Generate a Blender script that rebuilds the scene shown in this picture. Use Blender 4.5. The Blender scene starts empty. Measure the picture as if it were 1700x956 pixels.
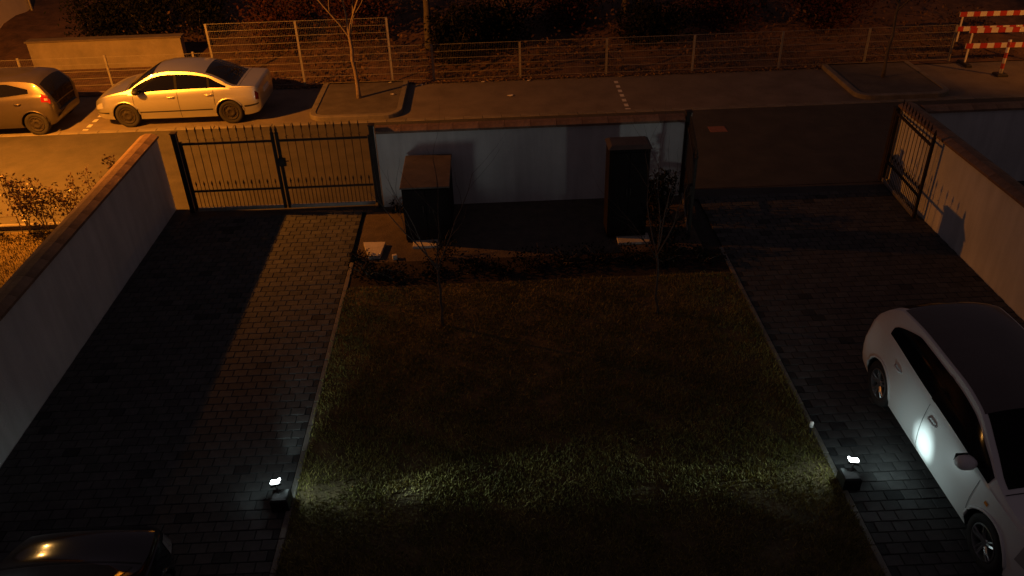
import bpy, bmesh, math, random
import numpy as np
from mathutils import Vector, Matrix

rnd = random.Random(7)
npr = np.random.default_rng(11)
SC = bpy.context.scene
COL = SC.collection
PI = math.pi

# ------------------------------------------------------------------ camera
F_PX, PITCH, YAW, ROLL, CAM_H = 1360.0, 0.565385, 0.018244, -0.03259, 7.7
cp, sp, cy_, sy_ = math.cos(PITCH), math.sin(PITCH), math.cos(YAW), math.sin(YAW)
fwd = Vector((sy_*cp, cy_*cp, -sp)); rgt = Vector((cy_, -sy_, 0)); upv = rgt.cross(fwd)
r2 = math.cos(ROLL)*rgt + math.sin(ROLL)*upv
u2 = -math.sin(ROLL)*rgt + math.cos(ROLL)*upv
cam_d = bpy.data.cameras.new('camera'); cam = bpy.data.objects.new('camera', cam_d); COL.objects.link(cam)
M = Matrix.Identity(4)
for i in range(3):
    M[i][0], M[i][1], M[i][2] = r2[i], u2[i], -fwd[i]
M[2][3] = CAM_H
cam.matrix_world = M
cam_d.sensor_width = 36; cam_d.lens = 36*F_PX/1700; cam_d.clip_end = 400; cam_d.clip_start = .05
SC.camera = cam

# ------------------------------------------------------------------ night sky: dim even city glow
w = bpy.data.worlds.new('World'); SC.world = w; w.use_nodes = True
bg = w.node_tree.nodes['Background']
bg.inputs[0].default_value = (0.0290, 0.0215, 0.0255, 1); bg.inputs[1].default_value = 1.0
SC.view_settings.view_transform = 'Standard'; SC.view_settings.look = 'None'
SC.view_settings.exposure = 0; SC.view_settings.gamma = 1; SC.view_settings.use_curve_mapping = False
SODIUM = (1.0, 0.285, 0.018)
LAMP_W = 7600.0

# ------------------------------------------------------------------ materials
def mat(name, c1, c2=None, scale=6., rough=.8, metal=0., bump=0., bscale=None, detail=6., coat=0., spec=.5, island=0., streak=0.):
    m = bpy.data.materials.new(name); m.use_nodes = True
    nt = m.node_tree; b = nt.nodes['Principled BSDF']
    b.inputs['Roughness'].default_value = rough; b.inputs['Metallic'].default_value = metal
    b.inputs['Coat Weight'].default_value = coat; b.inputs['Coat Roughness'].default_value = .05
    b.inputs['Specular IOR Level'].default_value = spec
    tc = nt.nodes.new('ShaderNodeTexCoord')
    src = None
    if c2 is None:
        b.inputs['Base Color'].default_value = (*c1, 1)
    else:
        n = nt.nodes.new('ShaderNodeTexNoise'); n.inputs['Scale'].default_value = scale; n.inputs['Detail'].default_value = detail
        n.inputs['Roughness'].default_value = .65
        nt.links.new(tc.outputs['Object'], n.inputs['Vector'])
        r = nt.nodes.new('ShaderNodeValToRGB'); r.color_ramp.elements[0].position = .33; r.color_ramp.elements[1].position = .68
        r.color_ramp.elements[0].color = (*c1, 1); r.color_ramp.elements[1].color = (*c2, 1)
        nt.links.new(n.outputs[0], r.inputs[0]); src = r.outputs[0]
        if island > 0:
            oi = nt.nodes.new('ShaderNodeNewGeometry')
            ob = nt.nodes.new('ShaderNodeObjectInfo')
            ad = nt.nodes.new('ShaderNodeMath'); ad.operation = 'ADD'
            nt.links.new(oi.outputs['Random Per Island'], ad.inputs[0]); nt.links.new(ob.outputs['Random'], ad.inputs[1])
            fr = nt.nodes.new('ShaderNodeMath'); fr.operation = 'FRACT'; nt.links.new(ad.outputs[0], fr.inputs[0])
            mr = nt.nodes.new('ShaderNodeMapRange'); mr.inputs[3].default_value = 1-island; mr.inputs[4].default_value = 1+island
            nt.links.new(fr.outputs[0], mr.inputs[0])
            mx = nt.nodes.new('ShaderNodeMix'); mx.data_type = 'RGBA'; mx.blend_type = 'MULTIPLY'; mx.inputs[0].default_value = 1
            nt.links.new(src, mx.inputs[6]); nt.links.new(mr.outputs[0], mx.inputs[7]); src = mx.outputs[2]
        if streak > 0:
            mp = nt.nodes.new('ShaderNodeMapping'); mp.inputs['Scale'].default_value = (4, 4, .45); nt.links.new(tc.outputs['Object'], mp.inputs[0])
            n3 = nt.nodes.new('ShaderNodeTexNoise'); n3.inputs['Scale'].default_value = 1.3; n3.inputs['Detail'].default_value = 7; nt.links.new(mp.outputs[0], n3.inputs['Vector'])
            m3 = nt.nodes.new('ShaderNodeMapRange'); m3.inputs[1].default_value = .3; m3.inputs[2].default_value = .62; m3.inputs[3].default_value = 1-streak; m3.inputs[4].default_value = 1.
            nt.links.new(n3.outputs[0], m3.inputs[0])
            x3 = nt.nodes.new('ShaderNodeMix'); x3.data_type = 'RGBA'; x3.blend_type = 'MULTIPLY'; x3.inputs[0].default_value = 1
            nt.links.new(src, x3.inputs[6]); nt.links.new(m3.outputs[0], x3.inputs[7]); src = x3.outputs[2]
        nt.links.new(src, b.inputs['Base Color'])
    if bump > 0:
        n2 = nt.nodes.new('ShaderNodeTexNoise'); n2.inputs['Scale'].default_value = bscale or scale*4; n2.inputs['Detail'].default_value = 5
        nt.links.new(tc.outputs['Object'], n2.inputs['Vector'])
        bp = nt.nodes.new('ShaderNodeBump'); bp.inputs['Strength'].default_value = min(1, bump); bp.inputs['Distance'].default_value = .02
        nt.links.new(n2.outputs[0], bp.inputs['Height']); nt.links.new(bp.outputs[0], b.inputs['Normal'])
    return m

def emit(name, col, s):
    m = bpy.data.materials.new(name); m.use_nodes = True; b = m.node_tree.nodes['Principled BSDF']
    b.inputs['Base Color'].default_value = (*col, 1)
    b.inputs['Emission Color'].default_value = (*col, 1); b.inputs['Emission Strength'].default_value = s
    return m

MT = dict(
 earth=mat('earth', (.020,.014,.010), (.050,.034,.022), 3, .95, bump=.6),
 bank=mat('bank', (.06,.033,.022), (.16,.088,.056), 2.2, .95, bump=.9, bscale=7),
 asphalt=mat('asphalt', (.040,.038,.034), (.066,.061,.055), 1.6, .85, bump=.35, bscale=90),
 bay=mat('bay', (.12,.102,.09), (.185,.16,.14), 1.3, .88, bump=.4, bscale=60),
 kerb=mat('kerb', (.13,.12,.105), (.22,.20,.175), 3, .85, bump=.4, bscale=40, island=.12),
 island=mat('island', (.075,.066,.06), (.125,.11,.098), 2.5, .9, bump=.5, bscale=50),
 paint=mat('road_paint', (.5,.48,.44), (.75,.73,.68), 9, .7),
 bed=mat('bed', (.012,.009,.007), (.034,.024,.017), 5, .97, bump=.8, bscale=25),
 gravel=mat('packed_soil', (.065,.05,.04), (.12,.092,.07), 4, .95, bump=.7, bscale=30),
 joint=mat('joint_sand', (.024,.0225,.02), (.044,.041,.037), 8, .95),
 paver=mat('paver', (.046,.047,.049), (.082,.082,.081), 5, .85, bump=.5, bscale=60, island=.2),
 paver_dark=mat('paver_dark', (.016,.017,.019), (.034,.035,.037), 5, .85, bump=.5, bscale=60, island=.25),
 lawn=mat('lawn_soil', (.060,.046,.018), (.145,.105,.045), 3.5, .95, bump=.8, bscale=20),
 grass=mat('grass', (.16,.155,.028), (.34,.275,.075), 1.1, .75, island=.45),
 grass2=mat('dry_grass', (.085,.068,.014), (.17,.135,.035), 1.1, .8, island=.4),
 plaster=mat('white_plaster', (.70,.72,.70), (.82,.83,.80), 1.1, .9, bump=.35, bscale=45, streak=.16),
 coping=mat('coping', (.15,.092,.058), (.31,.205,.135), 3.5, .75, bump=.5, bscale=14, island=.15),
 iron=mat('wrought_iron', (.022,.018,.016), (.05,.040,.034), 12, .65, spec=.2),
 iron_pale=mat('galvanised', (.34,.33,.31), (.5,.48,.45), 9, .42, metal=.7),
 fence=mat('fence_zinc', (.24,.23,.21), (.34,.32,.30), 8, .55, metal=.25),
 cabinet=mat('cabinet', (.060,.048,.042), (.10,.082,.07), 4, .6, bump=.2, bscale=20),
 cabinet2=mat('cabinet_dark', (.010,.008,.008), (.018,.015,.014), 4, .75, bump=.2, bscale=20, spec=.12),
 slab=mat('pale_slab', (.50,.46,.39), (.66,.61,.53), 7, .8, bump=.3),
 white=mat('white_plastic', (.75,.75,.73), (.8,.8,.78), 5, .5),
 bark=mat('bark', (.16,.125,.09), (.30,.235,.17), 14, .85, bump=.6, bscale=40),
 bark2=mat('grey_bark', (.07,.06,.05), (.13,.11,.09), 14, .85, bump=.6, bscale=40),
 leafred=mat('hedge_leaf', (.055,.03,.016), (.13,.075,.03), 9, .38, island=.5),
 leafdk=mat('evergreen_leaf', (.006,.007,.004), (.015,.016,.008), 9, .8, island=.5, spec=.08),
 leafrd=mat('brown_bush_leaf', (.030,.012,.008), (.075,.030,.018), 6, .85, island=.5, spec=.1),
 leafbr=mat('scrub_leaf', (.05,.027,.017), (.135,.075,.045), 4, .85, island=.5),
 litter=mat('leaf_litter', (.10,.062,.032), (.24,.16,.09), 9, .8, island=.5),
 paper=mat('paper_scrap', (.6,.58,.54), (.72,.7,.66), 9, .8),
 beige=mat('beige_wall', (.19,.17,.13), (.30,.265,.205), 1.4, .9, bump=.4, bscale=25),
 house=mat('house_render', (.62,.55,.45), (.72,.65,.54), 1.2, .9, bump=.3, bscale=30),
 housedk=mat('house_plinth', (.10,.085,.07), (.16,.13,.11), 2, .9),
 roof=mat('roof_tile', (.06,.03,.022), (.10,.05,.035), 5, .85),
 glass=mat('dark_glass', (.006,.006,.008), None, rough=.04, spec=.5),
 tinted=mat('tinted_glass', (.005,.005,.006), None, rough=.08, spec=.12),
 tyre=mat('tyre', (.016,.015,.015), (.03,.028,.027), 20, .85),
 rim=mat('alloy', (.45,.45,.46), (.55,.55,.56), 9, .3, metal=.9),
 steel=mat('steel_wheel', (.026,.022,.02), (.042,.036,.032), 9, .7, spec=.2),
 plastic=mat('black_plastic', (.014,.013,.013), (.022,.021,.02), 12, .6),
 seam=mat('seam', (.004,.004,.004), None, rough=.9),
 silver=mat('silver_paint', (.82,.82,.68), (.85,.85,.71), 3, .40, metal=.93, coat=.8),
 silver2=mat('grey_paint', (.13,.115,.10), (.15,.13,.115), 3, .44, metal=.8, coat=.7),
 black=mat('lamp_black', (.006,.006,.006), None, rough=.7),
 whitep=mat('white_paint', (.74,.75,.74), (.77,.78,.77), 2, .45, coat=.35),
 bluep=mat('dark_blue_paint', (.003,.003,.006), (.004,.004,.008), 2, .12, coat=.6),
 roofp=mat('dark_roof', (.075,.06,.055), (.09,.072,.066), 2, .3, coat=.3),
 taildk=mat('dark_tail_lamp', (.05,.005,.004), (.07,.007,.005), 9, .2),
 tail=mat('tail_lamp', (.22,.010,.006), (.30,.014,.008), 9, .15, coat=1.),
 head=mat('head_lamp', (.5,.5,.5), (.6,.6,.6), 9, .1, metal=.4, coat=1.),
 orange=mat('amber_lens', (.8,.25,.02), (.85,.3,.03), 9, .2, coat=1.),
 red=mat('barrier_red', (.42,.03,.02), (.5,.04,.025), 9, .5),
 barwhite=mat('barrier_white', (.72,.70,.66), (.8,.78,.74), 9, .5),
 cover=mat('cover_plate', (.20,.085,.065), (.28,.12,.09), 9, .8),
 concrete=mat('concrete', (.16,.15,.14), (.24,.225,.21), 3, .9, bump=.4),
 led=emit('led_lens', (.86,.97,1.0), 30.),
 sodium=emit('sodium_bulb', (1.,.50,.12), 600.),
)

# ------------------------------------------------------------------ mesh helpers
class MB:
    def __init__(s): s.v = []; s.f = []
    def add(s, v, f):
        o = len(s.v); s.v += [tuple(a) for a in v]; s.f += [tuple(i+o for i in q) for q in f]; return s
    def box(s, c, d, rz=0., ch=0.):
        x, y, z = d[0]/2, d[1]/2, d[2]/2
        R = Matrix.Rotation(rz, 3, 'Z'); C = Vector(c)
        if ch <= 0:
            vs = [(-x,-y,-z),(x,-y,-z),(x,y,-z),(-x,y,-z),(-x,-y,z),(x,-y,z),(x,y,z),(-x,y,z)]
            fs = [(0,3,2,1),(4,5,6,7),(0,1,5,4),(1,2,6,5),(2,3,7,6),(3,0,4,7)]
        else:
            vs = [(-x,-y,-z),(x,-y,-z),(x,y,-z),(-x,y,-z),(-x,-y,z-ch),(x,-y,z-ch),(x,y,z-ch),(-x,y,z-ch),
                  (-x+ch,-y+ch,z),(x-ch,-y+ch,z),(x-ch,y-ch,z),(-x+ch,y-ch,z)]
            fs = [(0,3,2,1),(8,9,10,11),(0,1,5,4),(1,2,6,5),(2,3,7,6),(3,0,4,7),(4,5,9,8),(5,6,10,9),(6,7,11,10),(7,4,8,11)]
        return s.add([C + R @ Vector(v) for v in vs], fs)
    def tube(s, pts, rad, n=6, cap=True):
        P = [Vector(p) for p in pts]
        if not hasattr(rad, '__len__'): rad = [rad]*len(P)
        vs = []; fs = []
        for i, p in enumerate(P):
            t = (P[min(i+1, len(P)-1)] - P[max(i-1, 0)]).normalized()
            a = t.cross(Vector((0,0,1)) if abs(t.z) < .9 else Vector((1,0,0))).normalized(); b = t.cross(a)
            for k in range(n):
                an = 2*PI*k/n; vs.append(p + rad[i]*(math.cos(an)*a + math.sin(an)*b))
        for i in range(len(P)-1):
            for k in range(n):
                fs.append((i*n+k, i*n+(k+1) % n, (i+1)*n+(k+1) % n, (i+1)*n+k))
        if cap: fs += [tuple(range(n))[::-1], tuple((len(P)-1)*n+k for k in range(n))]
        return s.add(vs, fs)
    def lathe(s, prof, n=24, axis='Y', c=(0,0,0)):
        C = Vector(c); vs = []; fs = []
        for (r, h) in prof:
            for k in range(n):
                a = 2*PI*k/n
                q = (r*math.cos(a), h, r*math.sin(a)) if axis == 'Y' else (r*math.cos(a), r*math.sin(a), h)
                vs.append(C + Vector(q))
        for i in range(len(prof)-1):
            for k in range(n):
                q = (i*n+k, i*n+(k+1) % n, (i+1)*n+(k+1) % n, (i+1)*n+k)
                fs.append(q)
        return s.add(vs, fs)
    def grid(s, rows):
        n = len(rows[0]); vs = [p for r in rows for p in r]
        fs = [(i*n+j, i*n+j+1, (i+1)*n+j+1, (i+1)*n+j) for i in range(len(rows)-1) for j in range(n-1)]
        return s.add(vs, fs)
    def sheet(s, x0, x1, y0, y1, z=0.):
        return s.add([(x0,y0,z),(x1,y0,z),(x1,y1,z),(x0,y1,z)], [(0,1,2,3)])
    def mesh(s, name):
        m = bpy.data.meshes.new(name); m.from_pydata(s.v, [], s.f); m.update()
        bm = bmesh.new(); bm.from_mesh(m); bmesh.ops.recalc_face_normals(bm, faces=bm.faces); bm.to_mesh(m); bm.free()
        return m

def setp(o, label=None, cat=None, group=None, kind=None):
    if label: o['label'] = label
    if cat: o['category'] = cat
    if group: o['group'] = group
    if kind: o['kind'] = kind
    return o
def obj(name, mb, m, parent=None, smooth=False, loc=None):
    me = mb.mesh(name) if isinstance(mb, MB) else mb
    if m is not None and len(me.materials) == 0: me.materials.append(MT[m] if isinstance(m, str) else m)
    o = bpy.data.objects.new(name, me); COL.objects.link(o)
    if parent: o.parent = parent
    if loc: o.location = loc
    if smooth:
        me.polygons.foreach_set('use_smooth', [True]*len(me.polygons))
    return o
def thing(name, label, cat, loc=(0,0,0), rz=0., group=None):
    o = bpy.data.objects.new(name, None); COL.objects.link(o); o.location = loc; o.rotation_euler.z = rz
    o.empty_display_size = .2
    return setp(o, label, cat, group)
def struct(name, mb, m): return setp(obj(name, mb, m), kind='structure')
def dup(root, loc, rz=None, label=None):
    r = root.copy(); COL.objects.link(r); r.location = loc
    if rz is not None: r.rotation_euler.z = rz
    if label: r['label'] = label
    for ch in list(root.children):
        c = ch.copy(); COL.objects.link(c); c.parent = r
        for g_ in list(ch.children):
            d = g_.copy(); COL.objects.link(d); d.parent = c
    return r
def fast_mesh(name, V, T):
    """triangles from numpy arrays"""
    me = bpy.data.meshes.new(name)
    me.vertices.add(len(V)); me.vertices.foreach_set('co', np.asarray(V, np.float32).ravel())
    n = len(T); me.loops.add(3*n); me.loops.foreach_set('vertex_index', np.asarray(T, np.int32).ravel())
    me.polygons.add(n); me.polygons.foreach_set('loop_start', np.arange(n, dtype=np.int32)*3)
    me.polygons.foreach_set('loop_total', np.full(n, 3, np.int32))
    me.update(calc_edges=True); return me
def leaf_mesh(name, P, size, flat=0.):
    """a small two-triangle leaf at each point, random attitude"""
    n = len(P); P = np.asarray(P, float); size = np.asarray(size).reshape(-1, 1) if hasattr(size, '__len__') else np.full((n,1), size)
    size = size*npr.uniform(.65, 1.35, (n,1))
    a = npr.normal(size=(n,3)); a[:,2] *= (1-flat); a /= np.linalg.norm(a, axis=1, keepdims=True)
    b = npr.normal(size=(n,3)); b[:,2] *= (1-flat); b -= a*(a*b).sum(1, keepdims=True); b /= np.linalg.norm(b, axis=1, keepdims=True)
    fold = np.cross(a, b)*.18
    V = np.stack([P-a*size, P-b*size*.5+fold*size, P+b*size*.5+fold*size, P+a*size], 1).reshape(-1, 3)
    i = np.arange(n)*4
    T = np.concatenate([np.stack([i,i+1,i+2],1), np.stack([i+1,i+3,i+2],1)])
    return fast_mesh(name, V, T)
def grass_mesh(name, XY, z, hgt, wid, lean=.6):
    n = len(XY); h = hgt*npr.uniform(.45, 1.35, n); an = npr.uniform(0, 2*PI, n); wv = wid*npr.uniform(.6, 1.4, n)
    ld = npr.uniform(0, 2*PI, n); le = h*lean*npr.uniform(.1, 1.2, n)
    z = np.broadcast_to(z, (n,))
    bx, by = np.cos(an)*wv, np.sin(an)*wv
    V = np.stack([np.stack([XY[:,0]-bx, XY[:,1]-by, z], 1), np.stack([XY[:,0]+bx, XY[:,1]+by, z], 1),
                  np.stack([XY[:,0]+np.cos(ld)*le, XY[:,1]+np.sin(ld)*le, z+h], 1)], 1).reshape(-1, 3)
    return fast_mesh(name, V, np.arange(3*n).reshape(-1, 3))

# ================================================================== THE SETTING
LWX, RWX, FWY = -6.77, 8.38, 15.52          # inner faces of the yard walls
struct('ground', MB().sheet(-160, 160, -60, 220, -.06), 'earth')
struct('road', MB().sheet(-60, 60, 15.78, 20.46, 0), 'asphalt')
struct('parking_bay', MB().sheet(-60, 60, 20.655, 23.45, 0), 'bay')
# gutter of flat stones between road and parking bays
gut = struct('gutter', MB().sheet(-60, 60, 20.46, 20.655, -.012), 'joint')
gs = MB().box((0,0,-.010), (.492,.187,.04), ch=.008).mesh('gutter_stone'); gs.materials.append(MT['kerb'])
for i in range(60):
    o = obj('gutter_stone', gs, None, gut, loc=(-14.0+i*.5, 20.557, 0)); o.location.z = rnd.uniform(-.002, .003)
for x0 in (-10.66, 3.60):
    pl = struct('parking_line', MB().sheet(x0-.07, x0+.07, 20.70, 20.78, .004), 'paint')
    for k in range(6):
        y = 20.92+k*.38
        obj('dash', MB().sheet(x0-.055, x0+.055, y, y+.20, .004), 'paint', pl)

# bank beyond the fence
def bank_z(x, y):
    f = min(1, max(0, (x+9.2)/2.5)); t = max(0., y-23.5-2.9*(1-f)*(1 if x > -40 else 0))
    z = .02 + .10*t*min(1, t/1.5) + .10*math.sin(x*1.3+y)*min(1, t) + .06*math.sin(x*3.1-y*2.3)*min(1, t)
    return z
bk = MB(); rows = []
for iy in range(34):
    y = 23.45 + 26*(iy/33)**1.7
    rows.append([(x, y, bank_z(x, y)) for x in np.linspace(-48, 48, 120)])
bk.grid(rows); b_o = struct('bank', bk, 'bank'); b_o.data.polygons.foreach_set('use_smooth', [True]*len(b_o.data.polygons))

# tree islands with raised kerbs
def round_rect(x0, x1, y0, y1, r, seg=6, corners=(1,1,1,1)):
    P = []
    for (cx, cy, a0), on in zip([(x1-r, y0+r, -PI/2), (x1-r, y1-r, 0), (x0+r, y1-r, PI/2), (x0+r, y0+r, PI)], corners):
        if on:
            P += [(cx+r*math.cos(a0+PI/2*k/seg), cy+r*math.sin(a0+PI/2*k/seg)) for k in range(seg+1)]
        else:
            q = [(x1,y0),(x1,y1),(x0,y1),(x0,y0)][[-PI/2,0,PI/2,PI].index(a0)]; P.append(q)
    return P
def tree_island(x0, x1, y0, y1):
    out = round_rect(x0, x1, y0, y1, .45, corners=(1,0,0,1)); inn = round_rect(x0+.15, x1-.15, y0+.15, y1, .32, corners=(1,0,0,1))
    n = len(out); m = MB()
    v = [(x,y,-.02) for x,y in out]+[(x,y,.10) for x,y in out]+[(x+(ix-x)*.12,y+(iy-y)*.12,.118) for (x,y),(ix,iy) in zip(out,inn)]+[(x,y,.118) for x,y in inn]+[(x,y,-.02) for x,y in inn]
    f = []
    for k in range(4):
        for i in range(n):
            f.append((k*n+i, k*n+(i+1) % n, (k+1)*n+(i+1) % n, (k+1)*n+i))
    k_o = struct('kerb', m.add(v, f), 'kerb')
    t = MB().add([(x,y,.095) for x,y in inn], [tuple(range(len(inn)))])
    struct('tree_island', t, 'island')
tree_island(-4.85, -2.38, 20.68, 23.44)
tree_island(9.72, 12.3, 20.68, 23.44)

# neighbour's plot on the left: grass, kerb, soil
struct('neighbour_lawn', MB().sheet(-40, -7.10, -8, 15.06, -.005), 'lawn')
nk = struct('edging', MB().sheet(-40, -7.10, 15.06, 15.30, -.02), 'joint')
ks = MB().box((0,0,.0), (.985,.10,.14), ch=.015).mesh('kerb_stone'); ks.materials.append(MT['kerb'])
for i in range(6): obj('kerb_stone', ks, None, nk, loc=(-12.7+i*1.0, 15.22, .02))
struct('pavement', MB().sheet(-40, 40, 15.30, 15.78, -.008), 'asphalt')
n = 26000
xy = np.stack([npr.uniform(-11.2, -7.15, n), npr.uniform(9.5, 15.0, n)], 1)
setp(obj('grass_patch', grass_mesh('grass_patch', xy, -.005, .055, .006), 'grass2'), 'rough lamp-lit grass on the plot behind the left wall', 'grass', kind='stuff')

# yard floor
struct('planting_bed', MB().sheet(-2.68, 4.14, 12.36, 13.22, -.004), 'bed')
struct('packed_soil', MB().sheet(-2.68, 3.86, 13.22, FWY, -.004), 'gravel')
lw = MB(); rows = []
for iy in range(50):
    y = 3.0 + (12.36-3.0)*iy/49
    rows.append([(x, y, .004 + .018*(math.sin(x*2.1+y*1.3)*math.sin(y*1.7-x)+math.sin(x*.9)) * (1 if 0 < iy < 49 else 0) * min(1, (x+2.68)*2, (4.14-x)*2)) for x in np.linspace(-2.68, 4.14, 50)])
lw.grid(rows); struct('lawn', lw, 'lawn')
def lawn_z(x, y): return .004 + .018*(np.sin(x*2.1+y*1.3)*np.sin(y*1.7-x)+np.sin(x*.9))*np.minimum(1, np.minimum((x+2.68)*2, (4.14-x)*2))
n = 190000
xy = np.stack([npr.uniform(-2.71, 4.17, n), 4.6 + (12.33-4.6)*npr.uniform(0, 1, n)**1.15], 1)
keep = (np.sin(xy[:,0]*5.1+np.sin(xy[:,1]*3.7)*2)*np.sin(xy[:,1]*4.3+xy[:,0]) + npr.normal(size=n)*.5 + .35*np.sin(xy[:,0]*1.3+1)*np.sin(xy[:,1]*1.1+.4*xy[:,0])) > -.68
xy = xy[keep]; xyt = xy[npr.uniform(size=len(xy)) < .22*np.clip(.5+1.2*np.sin(xy[:,0]*6.3+xy[:,1]*1.9)*np.sin(xy[:,1]*5.2-xy[:,0]*2.2), 0, 1)]
setp(obj('grass', grass_mesh('grass', xy, lawn_z(xy[:,0], xy[:,1]), .045, .0055, .9), 'grass'), 'worn winter lawn between the two paved driveways', 'grass', kind='stuff')
setp(obj('grass_tufts', grass_mesh('grass_tufts', xyt, lawn_z(xyt[:,0], xyt[:,1]), .075, .006, .7), 'grass2'), 'longer pale grass tufts scattered over the dark lawn', 'grass', kind='stuff')

# edging stones along both sides of the lawn
eg = struct('lawn_edging', MB().sheet(-2.765, -2.68, 4.0, 13.3, -.03), 'joint')
es = MB().box((0,0,0), (.075,.49,.12), ch=.008).mesh('edging_stone'); es.materials.append(MT['kerb'])
for i in range(19): obj('edging_stone', es, None, eg, loc=(-2.722, 4.25+i*.5-.25, -.045+rnd.uniform(-.003,.004)))
eg2 = struct('lawn_edging', MB().sheet(4.14, 4.225, 4.0, 13.3, -.03), 'joint')
for i in range(19): obj('edging_stone', es, None, eg2, loc=(4.182, 4.25+i*.5-.25, -.045+rnd.uniform(-.003,.004)))

# paved driveways: nearest 300 pavers each one by one, the rest joined
PX, PY = .212, .160
pm = MB().box((0,0,-.03), (PX-.009, PY-.009, .06), ch=.006).mesh('paver'); pm.materials.append(MT['paver'])
pmd = pm.copy(); pmd.materials.clear(); pmd.materials.append(MT['paver_dark'])
def driveway(x0, x1, y0, y1, lamp, edge):
    root = struct('driveway', MB().sheet(x0, x1, y0, y1, -.022), 'joint')
    L = []
    for r in range(int((y1-y0)/PY)):
        y = y0+(r+.5)*PY; off = (PX/2 if r % 2 else 0)
        k = 0
        while True:
            xa = x0+k*PX-off; xb = xa+PX
            if xa >= x1-.02: break
            a, b = max(xa, x0), min(xb, x1); k += 1
            if b-a < .06: continue
            at_edge = (b > x1-.02) if edge > 0 else (a < x0+.02)
            dark = (at_edge and r % 2 == 1) or rnd.random() < .025
            L.append((math.hypot((a+b)/2-lamp[0], (y-lamp[1])*.8), a, b, y, dark))
    L.sort(); rest = {False: MB(), True: MB()}
    for i, (d, a, b, y, dark) in enumerate(L):
        if i < 300:
            o = obj('paver', pmd if dark else pm, None, root, loc=((a+b)/2, y, rnd.uniform(-.0035, .0025)))
            o.scale.x = (b-a-.009)/(PX-.009); o.rotation_euler = (rnd.uniform(-.012,.012), rnd.uniform(-.012,.012), rnd.uniform(-.012,.012))
        else:
            rest[dark].box(((a+b)/2, y, -.03+rnd.uniform(-.0035,.0025)), (b-a-.009, PY-.009, .06), rnd.uniform(-.01,.01), .006)
    for dk in (False, True):
        setp(obj('paving', rest[dk], 'paver_dark' if dk else 'paver', root), kind='stuff')
    return root
driveway(LWX+.001, -2.765, 3.4, FWY-.02, (-3.2, 8.0), 1)
driveway(4.225, RWX-.001, 3.4, FWY-.02, (4.7, 7.6), -1)
struct('yard_floor', MB().sheet(LWX-.3, RWX+.3, 2.0, FWY+.25, -.045), 'joint')

# ================================================================== WALLS
def wall(label, x0, x1, y0, y1, along, hgt=1.61):
    t = thing('garden_wall', label, 'wall', ((x0+x1)/2, (y0+y1)/2, 0))
    cx, cy = (x0+x1)/2, (y0+y1)/2
    obj('wall_body', MB().box((0,0,hgt/2-.04), (x1-x0, y1-y0, hgt+.08)), 'plaster', t)
    L = (x1-x0) if along == 'x' else (y1-y0); W = (y1-y0 if along == 'x' else x1-x0)+.10
    nseg = max(1, round(L/.5)); sl = L/nseg
    prof = [(-W/2,0),(W/2,0),(W/2,.045),(.06,.095),(-.06,.095),(-W/2,.045)]
    m = MB(); v = [(-sl/2+.003, a, b) for a,b in prof]+[(sl/2-.003, a, b) for a,b in prof]; k = len(prof)
    f = [(i, (i+1) % k, k+(i+1) % k, k+i) for i in range(k)]+[tuple(range(k))[::-1], tuple(range(k,2*k))]
    me = m.add(v, f).mesh('coping_stone'); me.materials.append(MT['coping'])
    for i in range(nseg):
        p = -L/2+(i+.5)*sl
        o = obj('coping_stone', me, None, t, loc=(p, 0, hgt+.001+rnd.uniform(0,.003)) if along == 'x' else (0, p, hgt+.001+rnd.uniform(0,.003)))
        if along == 'y': o.rotation_euler.z = PI/2
    return t
wall('white plastered wall with brown coping along the left driveway', LWX-.27, LWX, 2.4, 15.80, 'y')
wall('white plastered wall with brown coping between the two gateways', -2.34, 3.86, FWY, FWY+.27, 'x', 1.63)
wall('orange-lit plastered wall behind the white car on the right', RWX, RWX+.27, 2.4, 15.90, 'y')
wall('dim grey neighbour wall facing the camera beyond the right wall', RWX+.33, 22., FWY+.02, FWY+.29, 'x', 1.60)

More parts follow.
